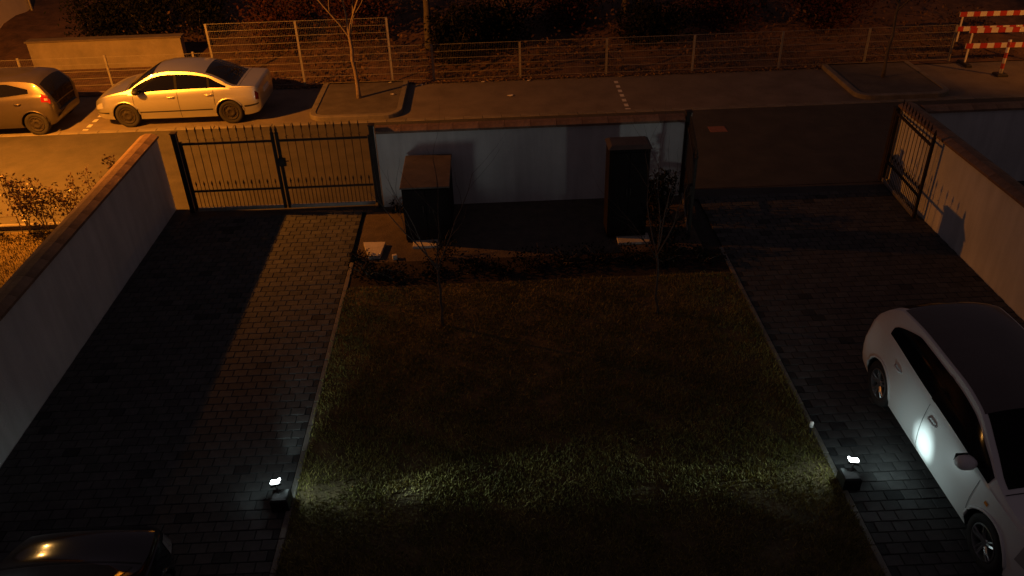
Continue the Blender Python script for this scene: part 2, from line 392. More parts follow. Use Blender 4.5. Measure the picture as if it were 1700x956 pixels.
# ================================================================== GATES
def bar_mesh(h, tip, r=.007):
    m = MB().tube([(0,0,0),(0,0,h)], r, 6)
    # spear point with collar
    m.lathe([(r*.9,h-.005),(.015,h+.008),(.010,h+.02),(.020,h+.045),(.012,h+.085),(.001,h+tip)], 6, 'Z')
    return m.mesh('bar')
barL = bar_mesh(1.66, .14); barL.materials.append(MT['iron'])
barS = bar_mesh(.50, .12); barS.materials.append(MT['iron'])
scroll = MB()
pts = [(.0,0,.0)]+[(.028*math.cos(a)-.028+.012, 0, .045+.03*math.sin(a)) for a in np.linspace(-1.2, 2.6, 8)]
scroll.tube(pts, .005, 4); scrollm = scroll.mesh('scroll'); scrollm.materials.append(MT['iron'])
def gate_leaf(label, hinge, length, ang, flip, lock, group='wrought iron gate leaves'):
    """leaf runs along local +x from the hinge"""
    t = thing('gate_leaf', label, 'gate', (*hinge, 0), ang, group)
    L = length
    obj('hinge_stile', MB().box((.025,0,.83),(.05,.045,1.50)), 'iron', t)
    ms = MB().box((L-.03,0,.85),(.06,.05,1.62)); ms.lathe([(.034,1.66),(.042,1.69),(.02,1.72),(.03,1.76),(.001,1.86)], 8, 'Z', (L-.03,0,0))
    obj('meeting_stile', ms, 'iron', t)
    obj('top_rail', MB().box((L/2,0,1.53),(L-.12,.04,.04)), 'iron', t)
    obj('middle_rail', MB().box((L/2,0,.49),(L-.12,.04,.035)), 'iron', t)
    obj('bottom_rail', MB().box((L/2,0,.075),(L-.12,.05,.07), ch=.004), 'iron_pale', t)
    n = 10; sp_ = (L-.11)/(n+1)
    for i in range(n):
        o = obj('bar', barL, None, t, loc=(.05+sp_*(i+1), 0, .10))
        obj('scroll', scrollm, None, o, loc=(.006, 0, 1.46))
    for i in range(n+1):
        obj('short_bar', barS, None, t, loc=(.05+sp_*(i+.5), 0, .10))
    if lock:
        k = MB().box((L-.01,-.05,1.06),(.13,.05,.17)); k.tube([(L+.02,-.075,1.09),(L+.02,-.11,1.09),(L+.13,-.115,1.10)], .011, 6)
        obj('lock', k, 'iron', t)
    return t
LZ = 1.895
gate_leaf('left leaf of the closed iron gate beside the sedan', (-6.27, 15.60), LZ, 0, False, False)
gate_leaf('closed iron gate leaf next to the long white wall', (-2.46, 15.60), LZ-.01, PI, True, False)
lk = MB().box((0,0,0),(.14,.06,.17), ch=.01); lk.tube([(.04,-.02,.03),(.04,-.055,.03),(.15,-.06,.04)], .011, 6)
gl = [o for o in COL.objects if o.name.startswith('gate_leaf')][1]
o = obj('lock', lk, 'iron', gl, loc=(LZ-.07, .05, 1.09)); o.rotation_euler.z = PI
# right gateway, both leaves swung inwards
gate_leaf('opened iron gate leaf seen edge-on at the end of the long wall', (3.93, 15.46), 1.9, -PI/2-.15, False, True)
gate_leaf('opened iron gate leaf folded back against the right wall', (8.28, 15.78), 1.78, -PI/2-.06, False, False)
def gate_post(label, x, y, h=1.80):
    t = thing('gate_post', label, 'post', (x, y, 0), 0, 'gate posts')
    obj('shaft', MB().box((0,0,h/2-.03),(.10,.10,h+.06)), 'iron', t)
    obj('cap', MB().box((0,0,h+.012),(.13,.13,.022), ch=.008), 'iron', t)
    obj('edge_trim', MB().box((.053,-.046,h/2),(.006,.012,h-.02)), 'iron_pale', t)
gate_post('dark gate post at the corner of the left wall', -6.36, 15.66, 1.74)
gate_post('dark gate post where the long white wall begins', -2.41, 15.60-.06)
gate_post('dark gate post at the right end of the long wall', 3.94, 15.60)
gate_post('pale-edged gate post at the end of the right wall', 8.31, 15.86, 1.6)

# ================================================================== BINS, SLABS
t = thing('bin_shelter', 'low dark bin shelter with flat lamp-lit lid by the closed gate', 'bin shelter', (-1.31, 14.66, 0))
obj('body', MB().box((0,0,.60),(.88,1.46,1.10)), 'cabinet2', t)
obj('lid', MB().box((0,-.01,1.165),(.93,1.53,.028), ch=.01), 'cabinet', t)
for s in (-1,1):
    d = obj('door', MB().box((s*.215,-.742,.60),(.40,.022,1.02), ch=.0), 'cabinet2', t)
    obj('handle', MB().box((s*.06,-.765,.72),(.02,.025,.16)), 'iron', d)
    for y in (-.68,.68): obj('foot', MB().box((s*.39,y,.02),(.07,.07,.06)), 'iron', t)
t = thing('utility_cabinet', 'tall narrow dark cabinet standing by the open gateway', 'cabinet', (2.47, 13.98, 0))
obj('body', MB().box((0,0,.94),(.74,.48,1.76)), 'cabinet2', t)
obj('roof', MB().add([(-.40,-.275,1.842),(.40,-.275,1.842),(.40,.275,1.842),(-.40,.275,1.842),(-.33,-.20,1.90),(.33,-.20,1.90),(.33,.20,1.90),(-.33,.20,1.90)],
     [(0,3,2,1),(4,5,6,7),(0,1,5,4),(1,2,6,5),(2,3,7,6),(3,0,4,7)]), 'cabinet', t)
for s in (-1,1):
    d = obj('door', MB().box((s*.175,-.249,.94),(.335,.016,1.66)), 'cabinet2', t)
    obj('handle', MB().box((s*.035,-.265,1.0),(.018,.02,.14)), 'iron', d)
setp(obj('stone_slab', MB().box((0,0,.02),(.62,.36,.05), ch=.006), 'slab', loc=(2.60,13.68,0)), 'pale stone slab under the front of the tall cabinet', 'slab')
setp(obj('stone_slab', MB().box((0,0,.02),(.50,.34,.05), ch=.006), 'slab', loc=(-1.37,13.86,0)), 'pale stone slab under the front of the low bin shelter', 'slab')
q = MB(); tz = .07
P = [(-.21,.28),(.215,.26),(.16,-.27),(-.05,-.27)]
q.add([(x,y,0) for x,y in P]+[(x,y,tz) for x,y in P], [(0,1,2,3),(4,7,6,5),(0,4,5,1),(1,5,6,2),(2,6,7,3),(3,7,4,0)])
setp(obj('paving_slab', q, 'slab', loc=(-2.37,13.62,-.003)), 'loose tapered pale slab lying near the corner of the planting bed', 'slab')
setp(obj('white_block', MB().box((0,0,.045),(.085,.07,.09), .3, .006), 'slab', loc=(-1.93,13.33,-.004)), 'tiny pale block on the soil right of the tapered slab', 'block')
t = thing('marker_stake', 'small white-capped stake at the right lawn edge', 'stake', (4.10, 8.14, 0))
obj('stem', MB().tube([(0,0,-.05),(0,0,.15)], .012, 8), 'plastic', t)
obj('cap', MB().lathe([(.001,.13),(.024,.13),(.026,.15),(.024,.21),(.012,.222),(.001,.225)], 10, 'Z'), 'white', t, True)

# ================================================================== PLANTS
def branch_tree(mbT, mbC, base, h_fork, top, r0, nb, seed, spread=.55, up=1.0, sub=3, lean=(0,0), fork=True):
    R = random.Random(seed)
    P = [Vector(base)]; k = 7
    for i in range(1, k+1):
        f = i/k
        P.append(Vector(base)+Vector((lean[0]*f+R.uniform(-.02,.02), lean[1]*f+R.uniform(-.02,.02), h_fork*f)))
    mbT.tube(P, [r0*(1.25 if i == 0 else 1-.35*i/k) for i in range(k+1)], 8)
    def grow(p, d, L, r, lev):
        pts = [p]; dd = d.copy(); rr = [r]
        n = 6
        for i in range(n):
            dd = (dd+Vector((R.uniform(-.22,.22), R.uniform(-.22,.22), R.uniform(-.05,.16)*up))).normalized()
            pts.append(pts[-1]+dd*L/n); rr.append(r*(1-.72*(i+1)/n))
            if lev > 0 and i > 0 and R.random() < .75:
                s = (dd+Vector((R.uniform(-1,1), R.uniform(-1,1), R.uniform(-.1,.6)))*.8).normalized()
                grow(pts[-1], s, L*R.uniform(.35,.6), rr[-1]*.6, lev-1)
        mbC.tube(pts, rr, 5 if lev else 4, False)
    tip = P[-1]
    for b in range(nb):
        a = 2*PI*b/nb+R.uniform(-.4,.4)
        st = tip-Vector((0,0,R.uniform(0, .5 if b else 0)*min(1,h_fork*.4)))
        d = Vector((math.cos(a)*spread, math.sin(a)*spread, R.uniform(.7,1.1)*up)).normalized()
        if b == 0: d = Vector((.08,.05,1)).normalized()
        grow(st, d, (top-h_fork)*R.uniform(.75,1.05), r0*.5, sub)
def tree(label, loc, h_fork, top, r0, nb, seed, m='bark', **kw):
    t = thing('tree', label, 'tree', loc)
    a, b = MB(), MB(); branch_tree(a, b, (0,0,-.05), h_fork, top, r0, nb, seed, **kw)
    obj('trunk', a, m, t, True); obj('crown', b, m, t, True)
    return t
tree('slender bare street tree on the kerbed island behind the sedan', (-3.66, 22.14, .095), 1.95, 4.3, .06, 4, 5, spread=.6, lean=(-.06,0))
tree('dark bare street tree on the far right kerbed island', (11.0, 22.2, .095), 2.1, 4.4, .05, 4, 9, 'bark2')
tree('bare sapling on the lawn in front of the low bin shelter', (-.95, 11.08, 0), 1.25, 3.1, .026, 5, 14, 'bark2', spread=.75, sub=1)
tree('bare sapling on the lawn in front of the tall cabinet', (2.59, 11.16, 0), 1.2, 3.0, .026, 5, 22, 'bark2', spread=.6, sub=1, lean=(-.08,0))

def shrub(name, label, loc, h, w, nl, leaf, m, stem='bark2', group=None, seed=0, bare=.0, nst=6, stems_lean=.25):
    R = random.Random(seed); t = thing(name, label, 'shrub', loc, 0, group)
    st = MB(); pts = []
    for k in range(nst):
        a = R.uniform(0, 2*PI); x0, y0 = R.uniform(-.2,.2)*w, R.uniform(-.2,.2)*w
        hh = h*R.uniform(.65, 1.0); sp3 = w*R.uniform(.2,.55)
        p = [(x0, y0, -.04)]+[(x0+math.cos(a)*sp3*f**1.4+R.uniform(-.02,.02), y0+math.sin(a)*sp3*f**1.4+R.uniform(-.02,.02), hh*f) for f in (.25,.5,.75,1.)]
        st.tube(p, [.011,.010,.008,.006,.003], 5)
        for j in range(nl//nst):
            f = bare+(1-bare)*R.random()**.8; i = min(3, int(f*4)); g_ = f*4-i
            q0, q1 = Vector(p[i]), Vector(p[i+1]); c = q0.lerp(q1, g_)
            s = w*.16*(1.25-f*.6)
            pts.append((c.x+R.gauss(0,s), c.y+R.gauss(0,s), max(.01, c.z+R.gauss(0,s*.8))))
    obj('stem', st, stem, t, True)
    obj('foliage', leaf_mesh('foliage', pts, leaf), m, t)
    return t
hl = ['leafy brown hedge shrub cut off by the left picture edge', 'tallest leafy hedge shrub behind the left wall', 'dense hedge shrub second from the left wall coping',
      'hedge shrub touching the left wall coping', 'low hedge shrub half hidden by the left wall', 'small leafy sprig rising above the left wall near the gate']
for i, (x, y, h, w_) in enumerate([(-10.25,15.08,.85,.55),(-9.55,15.08,1.36,.62),(-9.05,15.08,1.25,.6),(-8.55,15.1,1.15,.55),(-8.0,15.1,1.25,.5),(-7.45,15.12,1.72,.5)]):
    shrub('hedge_shrub', hl[i], (x, y, 0), h, w_, [300,560,560,360,220,150][i], .036, 'leafred', 'bark', 'hedge shrubs along the street', 40+i, .30 if i < 5 else .8, 5 if i < 5 else 3)
bl = []
for i in range(11):
    x = -2.42+i*.615; y = 12.78+rnd.uniform(-.1,.12)
    pos = ['at the left corner of the bed','second from the left corner','third from the left corner','fourth from the left corner','fifth from the left corner','in the middle of the row','fifth from the right end','fourth from the right end','third from the right end','second from the right end','at the right end of the row'][i]
    shrub('bed_plant', 'low dark ground-cover plant in the planting bed, '+pos, (x, y, 0), rnd.uniform(.16,.30), rnd.uniform(.5,.7), 330, .03, 'leafdk', group='ground cover plants in the bed', seed=80+i, nst=8)
shrub('dark_shrub', 'tall dark evergreen shrub between cabinet and open gate leaf', (3.2, 14.6, 0), 1.0, .7, 1500, .04, 'leafdk', seed=120, nst=9)
shrub('dark_shrub', 'dark rounded shrub in front of the tall cabinet', (3.1, 13.25, 0), .7, .7, 700, .035, 'leafdk', seed=121, nst=8)
shrub('dark_shrub', 'small twiggy shrub at the foot of the low bin shelter', (-1.0, 13.35, 0), .42, .5, 200, .028, 'leafdk', seed=122, nst=7)
shrub('dark_shrub', 'small dark shrub overlapping the tapered pale slab', (-2.62, 13.36, 0), .22, .34, 240, .026, 'leafdk', seed=123, nst=6)
shrub('dark_shrub', 'low dark shrub at the foot of the long wall beside the gate', (-2.0, 15.3, 0), .28, .3, 120, .03, 'leafdk', seed=124, nst=6)

# scrub and litter beyond the fence
n = 15000; X = npr.uniform(-13, 16, n); t_ = npr.uniform(0, 1, n)**1.3*7
cl = np.sin(X*1.7)*np.sin(t_*1.9+X*.6)+npr.normal(size=n)*.45
k = (cl > -.1) & ((X > -8.2) | (t_ > 3.4)); X, t_ = X[k], t_[k]; Y = 23.75+t_
Z = np.array([bank_z(a, b) for a, b in zip(X, Y)])+np.abs(npr.normal(size=len(X)))*(.06+.09*np.clip(t_,0,4))
setp(obj('scrub', leaf_mesh('scrub', np.stack([X,Y,Z],1), .06), 'leafbr'), 'brown leafless scrub and brambles on the bank behind the wire fence', 'scrub', kind='stuff')
n = 2600; X = npr.uniform(-8, 12, n); Y = 23.45+np.abs(npr.normal(size=n))*.35-.12
setp(obj('leaf_litter', leaf_mesh('leaf_litter', np.stack([X,Y,.02+npr.uniform(0,.03,n)],1), .035, .8), 'litter'), 'dead leaves blown along the foot of the wire fence', 'leaves', kind='stuff')
for i, (x, y, s, lab) in enumerate([(-2.9,23.28,.05,'white paper scrap on the tree island by the fence'),(-2.0,23.3,.045,'white paper scrap right of the tree island kerb'),(-.2,23.35,.06,'white paper scrap on the verge below the low fence'),(1.1,23.3,.055,'bright paper scrap beside a low fence post'),(.55,22.1,.09,'flattened pale scrap lying on the empty parking bay'),(-2.75,22.25,.05,'small scrap on the tree island right of the trunk')]):
    z0 = .118 if (-4.8 < x < -2.4) else .012
    v = [(rnd.uniform(-1,1)*.3*s+math.cos(a)*s, math.sin(a)*s*.7, .006+rnd.uniform(0,.02)) for a in np.linspace(0, 2*PI, 7)[:-1]]
    m = MB().add(v+[(a,b,c-.005) for a,b,c in v], [tuple(range(6)), tuple(range(11,5,-1))]+[(j,(j+1)%6,6+(j+1)%6,6+j) for j in range(6)])
    setp(obj('paper_scrap', m, 'paper', loc=(x,y,z0)), lab, 'litter')
# dark trees on the bank
for i, (x, y, lab) in enumerate([(-1.9,26.2,'dim bare tree trunk on the bank beyond the tall fence end'),(.6,27.6,'reddish bare tree on the bank above the low fence'),(4.6,28.2,'dark bare tree high on the bank in the middle distance'),(-6.0,29.,'dark bare tree on the bank above the tall fence'),(9.4,28.5,'dark bare tree on the bank left of the barriers')]):
    tree(lab, (x, y, bank_z(x,y)), 2.2, 6.5, .13, 6, 60+i, 'bark2', spread=.7)
for i, (x, y, h, w_, lab) in enumerate([(-12.8,27.2,1.6,2.2,'big dark evergreen bush above the left end of the beige wall'),(-11.2,27.5,1.9,2.2,'big dark evergreen bush above the middle of the beige wall'),(-9.7,27.6,1.7,2.0,'big dark evergreen bush above the right end of the beige wall'),
        (.3,26.,1.4,2.0,'dark bush behind the low fence right of the tall section'),(5.0,25.9,1.1,1.8,'dark bush behind the low fence in the middle'),(-1.1,25.2,1.5,1.3,'black bush just beyond the end of the tall fence'),(-6.6,27.0,1.7,2.2,'dark bush on the bank above the left half of the tall fence'),(-4.2,27.1,1.6,2.2,'dark bush on the bank behind the street tree crown'),(2.7,27.6,1.7,2.4,'dark bush high on the bank left of the middle'),(7.6,27.3,1.6,2.4,'dark bush on the bank right of the middle'),(10.6,26.8,1.5,2.2,'dark bush on the bank near the far right island')]):
    shrub('evergreen_bush', lab, (x, y+(.9 if x < -9 else 0), bank_z(x,y)+(.3 if x < -9 else 0)), h, w_, 3600, .06, 'leafdk' if i < 6 else 'leafrd', seed=200+i, nst=12)

# ================================================================== WIRE FENCE
FY = 23.58
fz = thing('wire_fence', 'grey welded wire fence with posts along the bank behind the parking bays', 'fence', (0, FY, 0))
rodm = MB().box((0,0,0),(2.50,.0085,.0085)).mesh('rod'); rodm.materials.append(MT['fence'])
vm = {}
def wires(h, L=2.5):
    key = (h, L)
    if key not in vm:
        m = MB(); nn = int(L/.05)
        for i in range(nn): m.box((-L/2+.02+i*.05, 0, h/2+.02), (.002,.002,h))
        vm[key] = m.mesh('wire_panel'); vm[key].materials.append(MT['fence'])
    return vm[key]
def panel(xa, xb, h):
    L = xb-xa; o = obj('wire_panel', wires(h, round(L,2)), None, fz, loc=((xa+xb)/2, 0, .06))
    z = .03
    while z <= h+.01:
        r = obj('rod', rodm, None, o, loc=(0,-.006,z)); r.scale.x = (L-.01)/2.5; z += .2
pst = {}
def fpost(x, h):
    if h not in pst:
        pst[h] = MB().box((0,0,h/2-.05),(.06,.04,h+.1)).box((0,0,h+.005),(.064,.044,.012)).mesh('post'); pst[h].materials.append(MT['fence'])
    obj('post', pst[h], None, fz, loc=(x, .035, 0))
xs = [-15.9,-13.4,-10.95,-8.45]
for x in xs: fpost(x, 1.12)
for a, b in zip(xs, xs[1:]): panel(a, b, 1.03)
panel(-8.45, -7.92, 1.03)
for x in (-7.92,-5.42,-2.86): fpost(x, 1.88)
panel(-7.92,-5.42,1.83); panel(-5.42,-2.86,1.83); panel(-2.86,-1.65,1.03)
xs = [-1.65,.88,3.40,5.94,8.50,11.03,13.56]
for x in xs: fpost(x, 1.06)
for a, b in zip(xs, xs[1:]): panel(a, b, 1.03)

# low beige wall and house upper left
t = thing('beige_wall', 'low lamp-lit beige retaining wall behind the fence on the left', 'wall', (-12.0, 26.1, .0))
obj('wall_body', MB().box((0,.15,.42),(4.75,.30,.95)), 'beige', t)
obj('coping', MB().box((0,.16,.915),(4.85,.38,.05), ch=.01), 'housedk', t)
t = thing('house', 'pale rendered house corner in the upper left background', 'house', (-22.2, 29.6, 0))
obj('wall', MB().box((0,0,2.9),(10.0,5.6,6.2)), 'house', t)
obj('plinth', MB().box((0,0,.0),(10.08,5.68,.36)), 'housedk', t)
obj('roof', MB().add([(-5.4,-3.2,6.0),(5.4,-3.2,6.0),(5.4,3.2,6.0),(-5.4,3.2,6.0),(-2.8,0,8.4),(2.8,0,8.4)], [(0,3,2,1),(0,1,5,4),(2,3,4,5),(1,2,5),(3,0,4)]), 'roof', t)
for (y, z) in ((-1.2,1.9),(1.4,4.4),(-1.2,4.4)):
    wd = obj('window', MB().box((5.02,y,z),(.08,1.2,1.35)), 'white', t)
    for s_ in (-1,1): obj('pane', MB().box((5.065,y+s_*.27,z),(.02,.50,1.2)), 'glass', wd)
    obj('sill', MB().box((5.08,y,z-.70),(.18,1.35,.05)), 'slab', wd)
obj('downpipe', MB().tube([(5.1,2.6,0),(5.1,2.6,6.0)], .05, 8), 'iron_pale', t)

# ================================================================== STREET FURNITURE
def barrier(label, x, y, rz, L):
    t = thing('road_barrier', label, 'barrier', (x, y, 0), rz, 'red and white road barriers')
    for z in (.56, 1.0):
        pk = obj('plank', MB().box((L/2,0,z),(L,.03,.14)), 'barwhite', t)
        k = 0; xx = .0
        while xx < L-.05:
            obj('red_stripe', MB().box((xx+.11,0,z),(.20,.036,.1405)), 'red', pk); xx += .40
    for xx in (.12, L-.12):
        obj('leg', MB().box((xx,.03,.52),(.045,.03,1.08)), 'barwhite', t)
        obj('foot', MB().box((xx,.03,.04),(.16,.6,.08), ch=.02), 'plastic', t)
barrier('nearer red and white striped barrier at the upper right', 13.75, 23.25, -.04, 2.4)
barrier('farther red and white striped barrier behind the first one', 14.35, 25.0, -.03, 2.4)
t = thing('marker_post', 'red and white striped marker post in front of the barriers', 'post', (14.36, 22.23, 0))
obj('shaft', MB().tube([(0,0,-.02),(0,0,1.0)], .045, 10), 'barwhite', t, True)
for k in range(3): obj('red_band', MB().lathe([(.047,.2+k*.3),(.047,.35+k*.3)], 10, 'Z'), 'red', t)
obj('foot', MB().box((0,0,.035),(.3,.3,.07), ch=.02), 'plastic', t)
setp(obj('drain_cover', MB().box((0,0,.002),(.42,.36,.012), ch=.004), 'cover', loc=(5.57,19.07,.0)), 'small reddish plate set in the road outside the right gateway', 'cover')

def street_lamp(label, x, y, h, watts, aim, tx, cone=163):
    t = thing('street_lamp', label, 'street lamp', (x, y, 0), 0, 'sodium street lamps')
    ax_, ay_ = aim
    obj('pole', MB().tube([(-ax_*.9,-ay_*.9,-.1),(-ax_*.9,-ay_*.9,.8),(-ax_*.9,-ay_*.9,h-.1),(-ax_*.6,-ay_*.6,h+.14),(-ax_*.2,-ay_*.2,h+.19)], [.075,.065,.045,.04,.035], 10), 'concrete', t, True)
    hd = MB().box((0,0,h+.17),(.34,.26,.10), 0, .03)
    obj('lamp_head', hd, 'plastic', t)
    obj('bulb', MB().lathe([(.001,-.05),(.05,-.045),(.075,0),(.05,.045),(.001,.05)], 10, 'Z', (0,0,h+.05)), 'sodium', t, True)
    l = bpy.data.lights.new('sodium_light', 'SPOT'); l.energy = watts; l.color = SODIUM; l.spot_size = math.radians(cone); l.spot_blend = .8; l.shadow_soft_size = .05
    lo = bpy.data.objects.new('sodium_light', l); COL.objects.link(lo); lo.parent = t; lo.location = (0,0,h-.02)
    lo.rotation_euler = Vector((tx, (.52 if cone > 100 else 1.25)*ay_, -.79)).to_track_quat('-Z', 'Y').to_euler()
    return t
street_lamp('sodium street lamp at the road edge beyond the left picture edge', -11.9, 16.3, 5.3, LAMP_W, (0,1), .31)
street_lamp('sodium street lamp beyond the right picture edge', 21.5, 16.3, 5.3, LAMP_W*.36, (0,1), -1.0, 46)

# garden spotlights
def spot(t, name, loc, target, watts, size, blend, col=(.74,.98,.97), soft=.03):
    l = bpy.data.lights.new(name, 'SPOT'); l.energy = watts; l.color = col; l.spot_size = math.radians(size); l.spot_blend = blend; l.shadow_soft_size = soft
    lo = bpy.data.objects.new(name, l); COL.objects.link(lo); lo.parent = t; lo.location = loc
    lo.rotation_euler = (Vector(target)-Vector(loc)).to_track_quat('-Z', 'Y').to_euler()
def garden_light(label, x, y, s):
    """s = +1: the lawn lies on the +x side"""
    t = thing('garden_spotlight', label, 'garden light', (x, y, 0), 0, 'LED garden spotlights')
    obj('base', MB().box((s*.07,-.13,.095),(.22,.22,.19), 0, .02), 'black', t)
    obj('bracket', MB().tube([(s*.05,-.10,.18),(s*.02,-.05,.25),(0,-.02,.27)], .014, 8), 'plastic', t)
    hd = obj('lamp_head', MB().box((0,0,.268),(.13,.10,.035), s*.35, .006), 'plastic', t)
    m = MB(); c = [(-.052,-.038),(.05,-.036),(.058,.045),(.036,.012),(-.05,.002)]
    c = [(s*a,b) for a,b in c]
    m.add([(a,b,.29) for a,b in c]+[(a*.9,b*.9,.312) for a,b in c], [(0,1,2,3,4),(5,6,7,8,9)]+[(i,(i+1)%5,5+(i+1)%5,5+i) for i in range(5)])
    obj('lens', m, 'led', hd)
    z = .34
    o = 1. if s < 0 else .03
    spot(t, 'led_beam_lawn', (s*.05,.0,z), (s*3.0,.12,.0), LED*(190 if s > 0 else 95), 23, 1.)
    spot(t, 'led_near_lawn', (s*.05,.0,z), (s*1.2,.04,.0), LED*14, 50, 1.)
    spot(t, 'led_wash_lawn', (s*.06,.0,z), (s*.7,.05,.0), LED*6, 110, 1.)
    spot(t, 'led_beam_out', (-s*.05,.0,z), (-s*1.0,.06,.50), LED*45*o, 42, 1.)
    spot(t, 'led_wash_out', (-s*.05,.0,z), (-s*1.0,.0,.55), LED*6.5*o, 150, .8)
    spot(t, 'led_beam_wall', (0,.05,z), (0,6.5,2.0), LED*(95 if s > 0 else 70), 60, 1., soft=.35 if s > 0 else .14, col=(.92,1.,.93))
    if s > 0: spot(t, 'led_beam_path', (0,.04,z), (s*.02,1.9,.0), LED*26, 34, 1.)
    spot(t, 'led_spill', (0,.03,z+.05), (0,.25,0), LED*2.2, 165, .6)
LED = 1.0
garden_light('glowing LED spotlight on the pavers left of the lawn', -2.89, 7.42, 1)
garden_light('glowing LED spotlight on the pavers beside the white car', 4.33, 7.34, -1)

# ================================================================== CARS
def interp(pts):
    xs = np.array([p[0] for p in pts], float); ys = np.array([p[1] for p in pts], float)
    d = np.diff(ys)/np.diff(xs); m = np.zeros(len(xs)); m[0], m[-1] = d[0], d[-1]
    for i in range(1, len(xs)-1):
        m[i] = 0 if d[i-1]*d[i] <= 0 else 2*d[i-1]*d[i]/(d[i-1]+d[i])
    def f(x):
        x = min(max(x, xs[0]), xs[-1]); i = min(len(xs)-2, int(np.searchsorted(xs, x, 'right')-1)); i = max(0, i)
        h = xs[i+1]-xs[i]; t = (x-xs[i])/h
        return ((2*t**3-3*t*t+1)*ys[i]+(t**3-2*t*t+t)*h*m[i]+(-2*t**3+3*t*t)*ys[i+1]+(t**3-t*t)*h*m[i+1])
    return f
class CarShape:
    def __init__(s, xr, xf, top, belt, wmid, wbelt, bot, tumble=.34, hw=.88):
        s.xr, s.xf = xr, xf; s.top = interp(top); s.belt = interp(belt); s.wm = interp(wmid); s.wb = interp(wbelt); s.bot = interp(bot); s.tum = tumble
    def rail(s, x):
        zt, zb = s.top(x), s.belt(x); H = max(.012, zt-zb); cr = min(.085, .45*H); zr = zt-cr
        wr = s.wb(x)-.012-s.tum*max(0, zr-zb)-.02*min(1, H/.3)
        return wr, zr, zt, zb
    def low(s, x, a):
        wm, wb, zb, z0 = s.wm(x), s.wb(x), s.belt(x), s.bot(x)
        P = [(wm*.86, z0), (wm*.955, z0+.035), (wm*.985, z0+.14), (wm, z0+.42*(zb-z0)), (wm*.998, z0+.60*(zb-z0)), (wb+.018, zb-.07), (wb, zb)]
        K = [0,.12,.28,.5,.66,.9,1.]
        if not hasattr(s, '_l'): pass
        y = np.interp(a, K, [p[0] for p in P]); z = np.interp(a, K, [p[1] for p in P])
        return Vector((x, y, z))
    def side(s, x, b):
        wr, zr, zt, zb = s.rail(x); wb = s.wb(x)
        bul = .018*math.sin(PI*b)*min(1, (zr-zb)/.3)
        return Vector((x, wb-.012*min(1,b*8)+(wr-wb+.012)*b+bul, zb+(zr-zb)*b))
    def topp(s, x, c):
        wr, zr, zt, zb = s.rail(x); return Vector((x, wr*(1-c), zr+(zt-zr)*(1-(1-c)**2.4)))
    def patch(s, fn, x0, x1, a0, a1, nx=14, na=6, off=.004, mirror=0, skew=None):
        """offset patch of the surface; skew(u) -> (a0,a1)"""
        m = MB()
        for sg in ((1,-1) if mirror == 2 else (1,) if mirror == 0 else (-1,)):
            rows = []
            for i in range(nx+1):
                x = x0+(x1-x0)*i/nx; r = []
                p0, p1 = skew((i/nx)) if skew else (a0, a1)
                for j in range(na+1):
                    a = p0+(p1-p0)*j/na; P = fn(x, a); e = 1e-3
                    du = fn(x+e, a)-fn(x-e, a); dv = fn(x, min(1,a+e))-fn(x, max(0,a-e)); nrm = du.cross(dv)
                    if nrm.length > 1e-12: nrm.normalize()
                    if nrm.y < 0 and fn != s.topp: nrm = -nrm
                    if fn == s.topp and nrm.z < 0: nrm = -nrm
                    q = P+nrm*off
                    if abs(P.y) < 1e-4: q.y = 0.
                    r.append((q.x, sg*q.y, q.z))
                rows.append(r)
            m.grid(rows)
        return m
